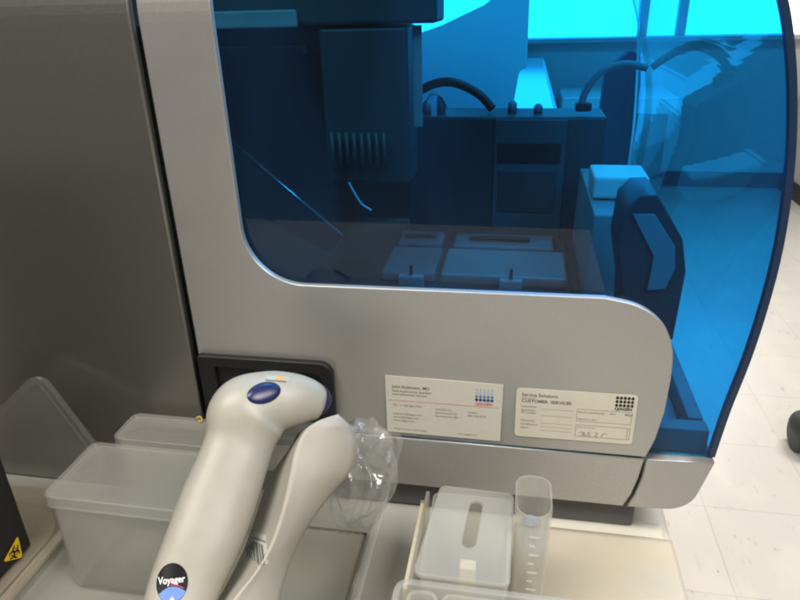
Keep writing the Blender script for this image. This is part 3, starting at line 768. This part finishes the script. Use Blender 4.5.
def cup_ring(ins, z, x0=.0086, x1=.0318, y0=-.0945, y1=-.0550):
    t = (.100 - z) * .018
    p = round_poly([(x0 + ins + t, y0 + ins + t), (x1 - ins - t, y0 + ins + t), (x1 - ins - t, y1 - ins - t), (x0 + ins + t, y1 - ins - t)], [max(.001, r - ins) for r in (.0115, .0115, .0095, .0095)], 8)
    return [V((q[0], q[1], z)) for q in p]
bm = bmesh.new(); loft(bm, [cup_ring(.0006, .0086), cup_ring(0, .0095), cup_ring(0, .0990), cup_ring(.0003, .1), cup_ring(.0011, .1), cup_ring(.0015, .0992), cup_ring(.0016, .012), cup_ring(.003, .0105)])
from_bm('body', bm, 'frost2', res)
bm = bmesh.new(); loft(bm, [cup_ring(.0018, .066), cup_ring(.0018, .0672)]); from_bm('inner_shelf', bm, 'frost2', res)
bm = bmesh.new(); bmesh.ops.create_uvsphere(bm, u_segments=20, v_segments=8, radius=1, matrix=Matrix.Translation((.0203, -.0640, .0690)) @ Matrix.Diagonal((.0058, .0056, .0012, 1))); from_bm('insert', bm, 'greyring', res, True)
bm = bmesh.new()
for k in range(9): add_box(bm, (.0185, -.0952, .084 - k * .0075), (.0185 + (.0035 if k % 2 else .006), -.0940, .0847 - k * .0075))
from_bm('graduations', bm, 'clearink', res)
ft = empty('compartment_tray', (0, -.17, 0), 'milky plastic tray with rounded compartments in front of the tip rack', 'tray')
bm = bmesh.new(); open_tub(bm, -.0565, -.215, .0550, -.1345, .0006, .0780, .004, .006, .0014, .0025); from_bm('body', bm, 'frost2', ft)
for x0, x1 in ((-.050, -.034), (-.030, .006), (.010, .050)):
    bm = bmesh.new(); open_tub(bm, x0, -.208, x1, -.1385, .010, .0765, .003, .005, .0012, .0008); from_bm('compartment', bm, 'frost', ft)
# two cards standing on edge left of the tip rack
c1 = box('card_strip', (-.0572, -.124, .0004), (-.0545, -.048, .060), 'wood', None, .0005)
tag(c1, 'cream card strip standing on edge against the tip rack', 'card strip')
c2 = box('plastic_strip', (-.0538, -.126, .0004), (-.0512, -.042, .066), 'frost2', None, .0005)
tag(c2, 'milky plastic strip standing between the card strip and the tip rack', 'plastic strip')
box('brown_end', (-.0573, -.0478, .030), (-.0544, -.0455, .060), 'brown', c1)

# papers on the bench
def paper(name, pts, z0, z1, mat, wav=.0, nx=26, ny=26):
    (x0, y0), (x1, y1) = pts; bm = bmesh.new(); g = []
    for j in range(ny + 1):
        row = []
        for i in range(nx + 1):
            x = x0 + (x1 - x0) * i / nx; y = y0 + (y1 - y0) * j / ny
            if i == nx: x += .0006 * mn.noise(V((0, y * 90, 3)))
            row.append((x, y, wav * (1 + mn.noise(V((x * 18, y * 14, 5)))) + wav * .5 * mn.noise(V((x * 50, y * 40, 1)))))
        g.append(row)
    tp = [[bm.verts.new((p[0], p[1], z1 + p[2])) for p in r] for r in g]; bt = [[bm.verts.new((p[0], p[1], z0 + p[2])) for p in r] for r in g]
    for j in range(ny):
        for i in range(nx):
            bm.faces.new((tp[j][i], tp[j][i + 1], tp[j + 1][i + 1], tp[j + 1][i])); bm.faces.new((bt[j][i], bt[j + 1][i], bt[j + 1][i + 1], bt[j][i + 1]))
    for i in range(nx):
        bm.faces.new((tp[0][i], bt[0][i], bt[0][i + 1], tp[0][i + 1])); bm.faces.new((tp[ny][i], tp[ny][i + 1], bt[ny][i + 1], bt[ny][i]))
    for j in range(ny):
        bm.faces.new((tp[j][0], tp[j + 1][0], bt[j + 1][0], bt[j][0])); bm.faces.new((tp[j][nx], bt[j][nx], bt[j + 1][nx], tp[j + 1][nx]))
    return from_bm(name, bm, mat, None, True)
pw = paper('paper_stack', ((.0100, -.20), (.1265, .017)), .0004, .0036, 'paper', .0001)
tag(pw, 'stack of white paper on the bench under the manila folder', 'paper')
pm = paper('manila_folder', ((.0112, -.128), (.1310, -.0010)), .0044, .0050, 'manila', .0007)
tag(pm, 'worn manila folder lying on white paper at the bench edge', 'folder')

# ------------------------------------------------------------------ things across the room
cst = empty('caster', (.91, 1.43, FZ), 'dark twin wheel caster standing on the vinyl floor at the right edge', 'caster')
for dx in (-.030, .012):
    bm = bmesh.new(); bmesh.ops.create_cone(bm, cap_ends=True, segments=36, radius1=.058, radius2=.058, depth=.034, matrix=Matrix.Translation((.91 + dx + .017, 1.43, FZ + .058)) @ Matrix.Rotation(math.radians(90), 4, 'Y'))
    bmesh.ops.bevel(bm, geom=[e for e in bm.edges if e.calc_face_angle(0) > .8], offset=.012, segments=3, profile=.5, affect='EDGES')
    from_bm('wheel', bm, 'rubber', cst, True)
bm = bmesh.new(); bmesh.ops.create_uvsphere(bm, u_segments=24, v_segments=12, radius=1, matrix=Matrix.Translation((.915, 1.43, FZ + .085)) @ Matrix.Diagonal((.050, .062, .045, 1))); from_bm('wheel_cover', bm, 'rubber', cst, True)
tube('stem', [(.925, 1.43, FZ + .11), (.925, 1.43, FZ + .19)], .011, 'metal', cst, 14)
# monitor seen from behind on the far bench
mo = empty('computer_monitor', (-.1, .95, 0), 'pale back of a computer monitor on the bench behind the instrument', 'monitor')
prism('screen_back', [(-.225, .165), (-.225, .322), (-.157, .342), (-.075, .372), (-.02, .42), (.004, .42), (.006, .265), (-.012, .258), (-.016, .185)], 'y', .92, .95, 'monitor_shell', mo, .004)
box('stand', (-.14, .955, .012), (-.09, .975, .2), 'inner_mid', mo, .004); box('stand_foot', (-.2, .88, .0008), (-.03, 1.02, .011), 'inner_mid', mo, .004)
bb = box('white_carton', (-.25, 1.25, .0006), (-.02, 1.5, .09), 'labbench', None, .004); tag(bb, 'white carton on the bench beyond the monitor', 'carton')
bp = box('glare_strip', (-.14, 1.55, .0006), (.118, 4.40, .0022), 'labbench'); tag(bp, 'long white strip standing in for window glare on the bench', 'paper')  # glossy white strip added where window glare brightens the bench
sc_ = box('wall_counter', (.25, 3.95, -.30), (.95, 4.50, -.20), 'labbench', None, .01); tag(sc_, 'white counter top along the back wall, right of the white glare strip', 'counter')
box('counter_base', (.28, 4.05, FZ), (.92, 4.48, -.302), 'inner_dark', sc_)
ch = empty('office_chair', (.33, 1.85, FZ), 'dark office chair standing beyond the hose inside the hood', 'chair')
prism('backrest', round_poly([(.262, -.33), (.40, -.33), (.385, .19), (.35, .22), (.272, .15)], .02, 5), 'y', 1.98, 2.04, 'chair', ch, .008)
box('seat', (.20, 1.66, -.47), (.50, 1.97, -.40), 'chair', ch, .02)
tube('column', [(.34, 1.82, -.84), (.34, 1.82, -.47)], .022, 'rubber', ch, 14); tube('back_arm', [(.34, 1.95, -.44), (.34, 2.01, -.40), (.34, 2.01, -.30)], .014, 'rubber', ch, 10)
for k in range(5):
    a = 2 * math.pi * k / 5 + .4
    l = tube('leg', [(.34, 1.82, -.83), (.34 + .22 * math.cos(a), 1.82 + .22 * math.sin(a), FZ + .065)], .014, 'rubber', ch, 8)
    bm = bmesh.new(); bmesh.ops.create_cone(bm, cap_ends=True, segments=18, radius1=.027, radius2=.027, depth=.03, matrix=Matrix.Translation((.34 + .22 * math.cos(a), 1.82 + .22 * math.sin(a), FZ + .0275)) @ Matrix.Rotation(math.radians(90), 4, 'Y')); from_bm('wheel', bm, 'rubber', l, True)

# ------------------------------------------------------------------ light
w = bpy.data.worlds.new('World'); S.world = w; w.use_nodes = True
bgn = w.node_tree.nodes['Background']; bgn.inputs[0].default_value = (1., .97, .92, 1); bgn.inputs[1].default_value = .13
def area(name, loc, tgt, sx, sy, power, col):
    l = bpy.data.lights.new(name, 'AREA'); l.shape = 'RECTANGLE'; l.size = sx; l.size_y = sy; l.energy = power; l.color = col
    o = bpy.data.objects.new(name, l); COL.objects.link(o); o.location = loc
    o.rotation_euler = (V(tgt) - V(loc)).to_track_quat('-Z', 'Y').to_euler(); return o
area('ceiling_and_fill_lamp', (.85, -.60, 1.25), (.85, -.60, 0), 1.0, .5, 26, (1, .955, .88))  # added fill, hung low and close so the panel falls off leftwards
area('ceiling_and_fill_lamp', (-1.1, -.75, 1.75), (-1.1, -.75, 0), 1.2, .6, 32, (1, .955, .88))
area('ceiling_and_fill_lamp', (-.35, -.50, 1.78), (-.35, -.50, 0), .6, .4, 10, (1, .955, .88))  # added fill above the bench to brighten the frosted boxes
area('ceiling_and_fill_lamp', (.15, .75, 1.78), (.15, .75, 0), .6, .3, 16, (1, .96, .92))  # added fill to brighten the monitor back behind the hood
area('ceiling_and_fill_lamp', (1.3, 2.0, 1.75), (1.3, 2.0, 0), 1.2, .6, 54, (1, .955, .9))

S.view_settings.view_transform = 'Standard'; S.view_settings.look = 'None'
S.view_settings.exposure = 0; S.view_settings.gamma = 1
S.cycles.max_bounces = 12; S.cycles.transparent_max_bounces = 40; S.cycles.caustics_reflective = False; S.cycles.caustics_refractive = False
S.cycles.filter_width = 2.2
S.cycles.use_denoising = True
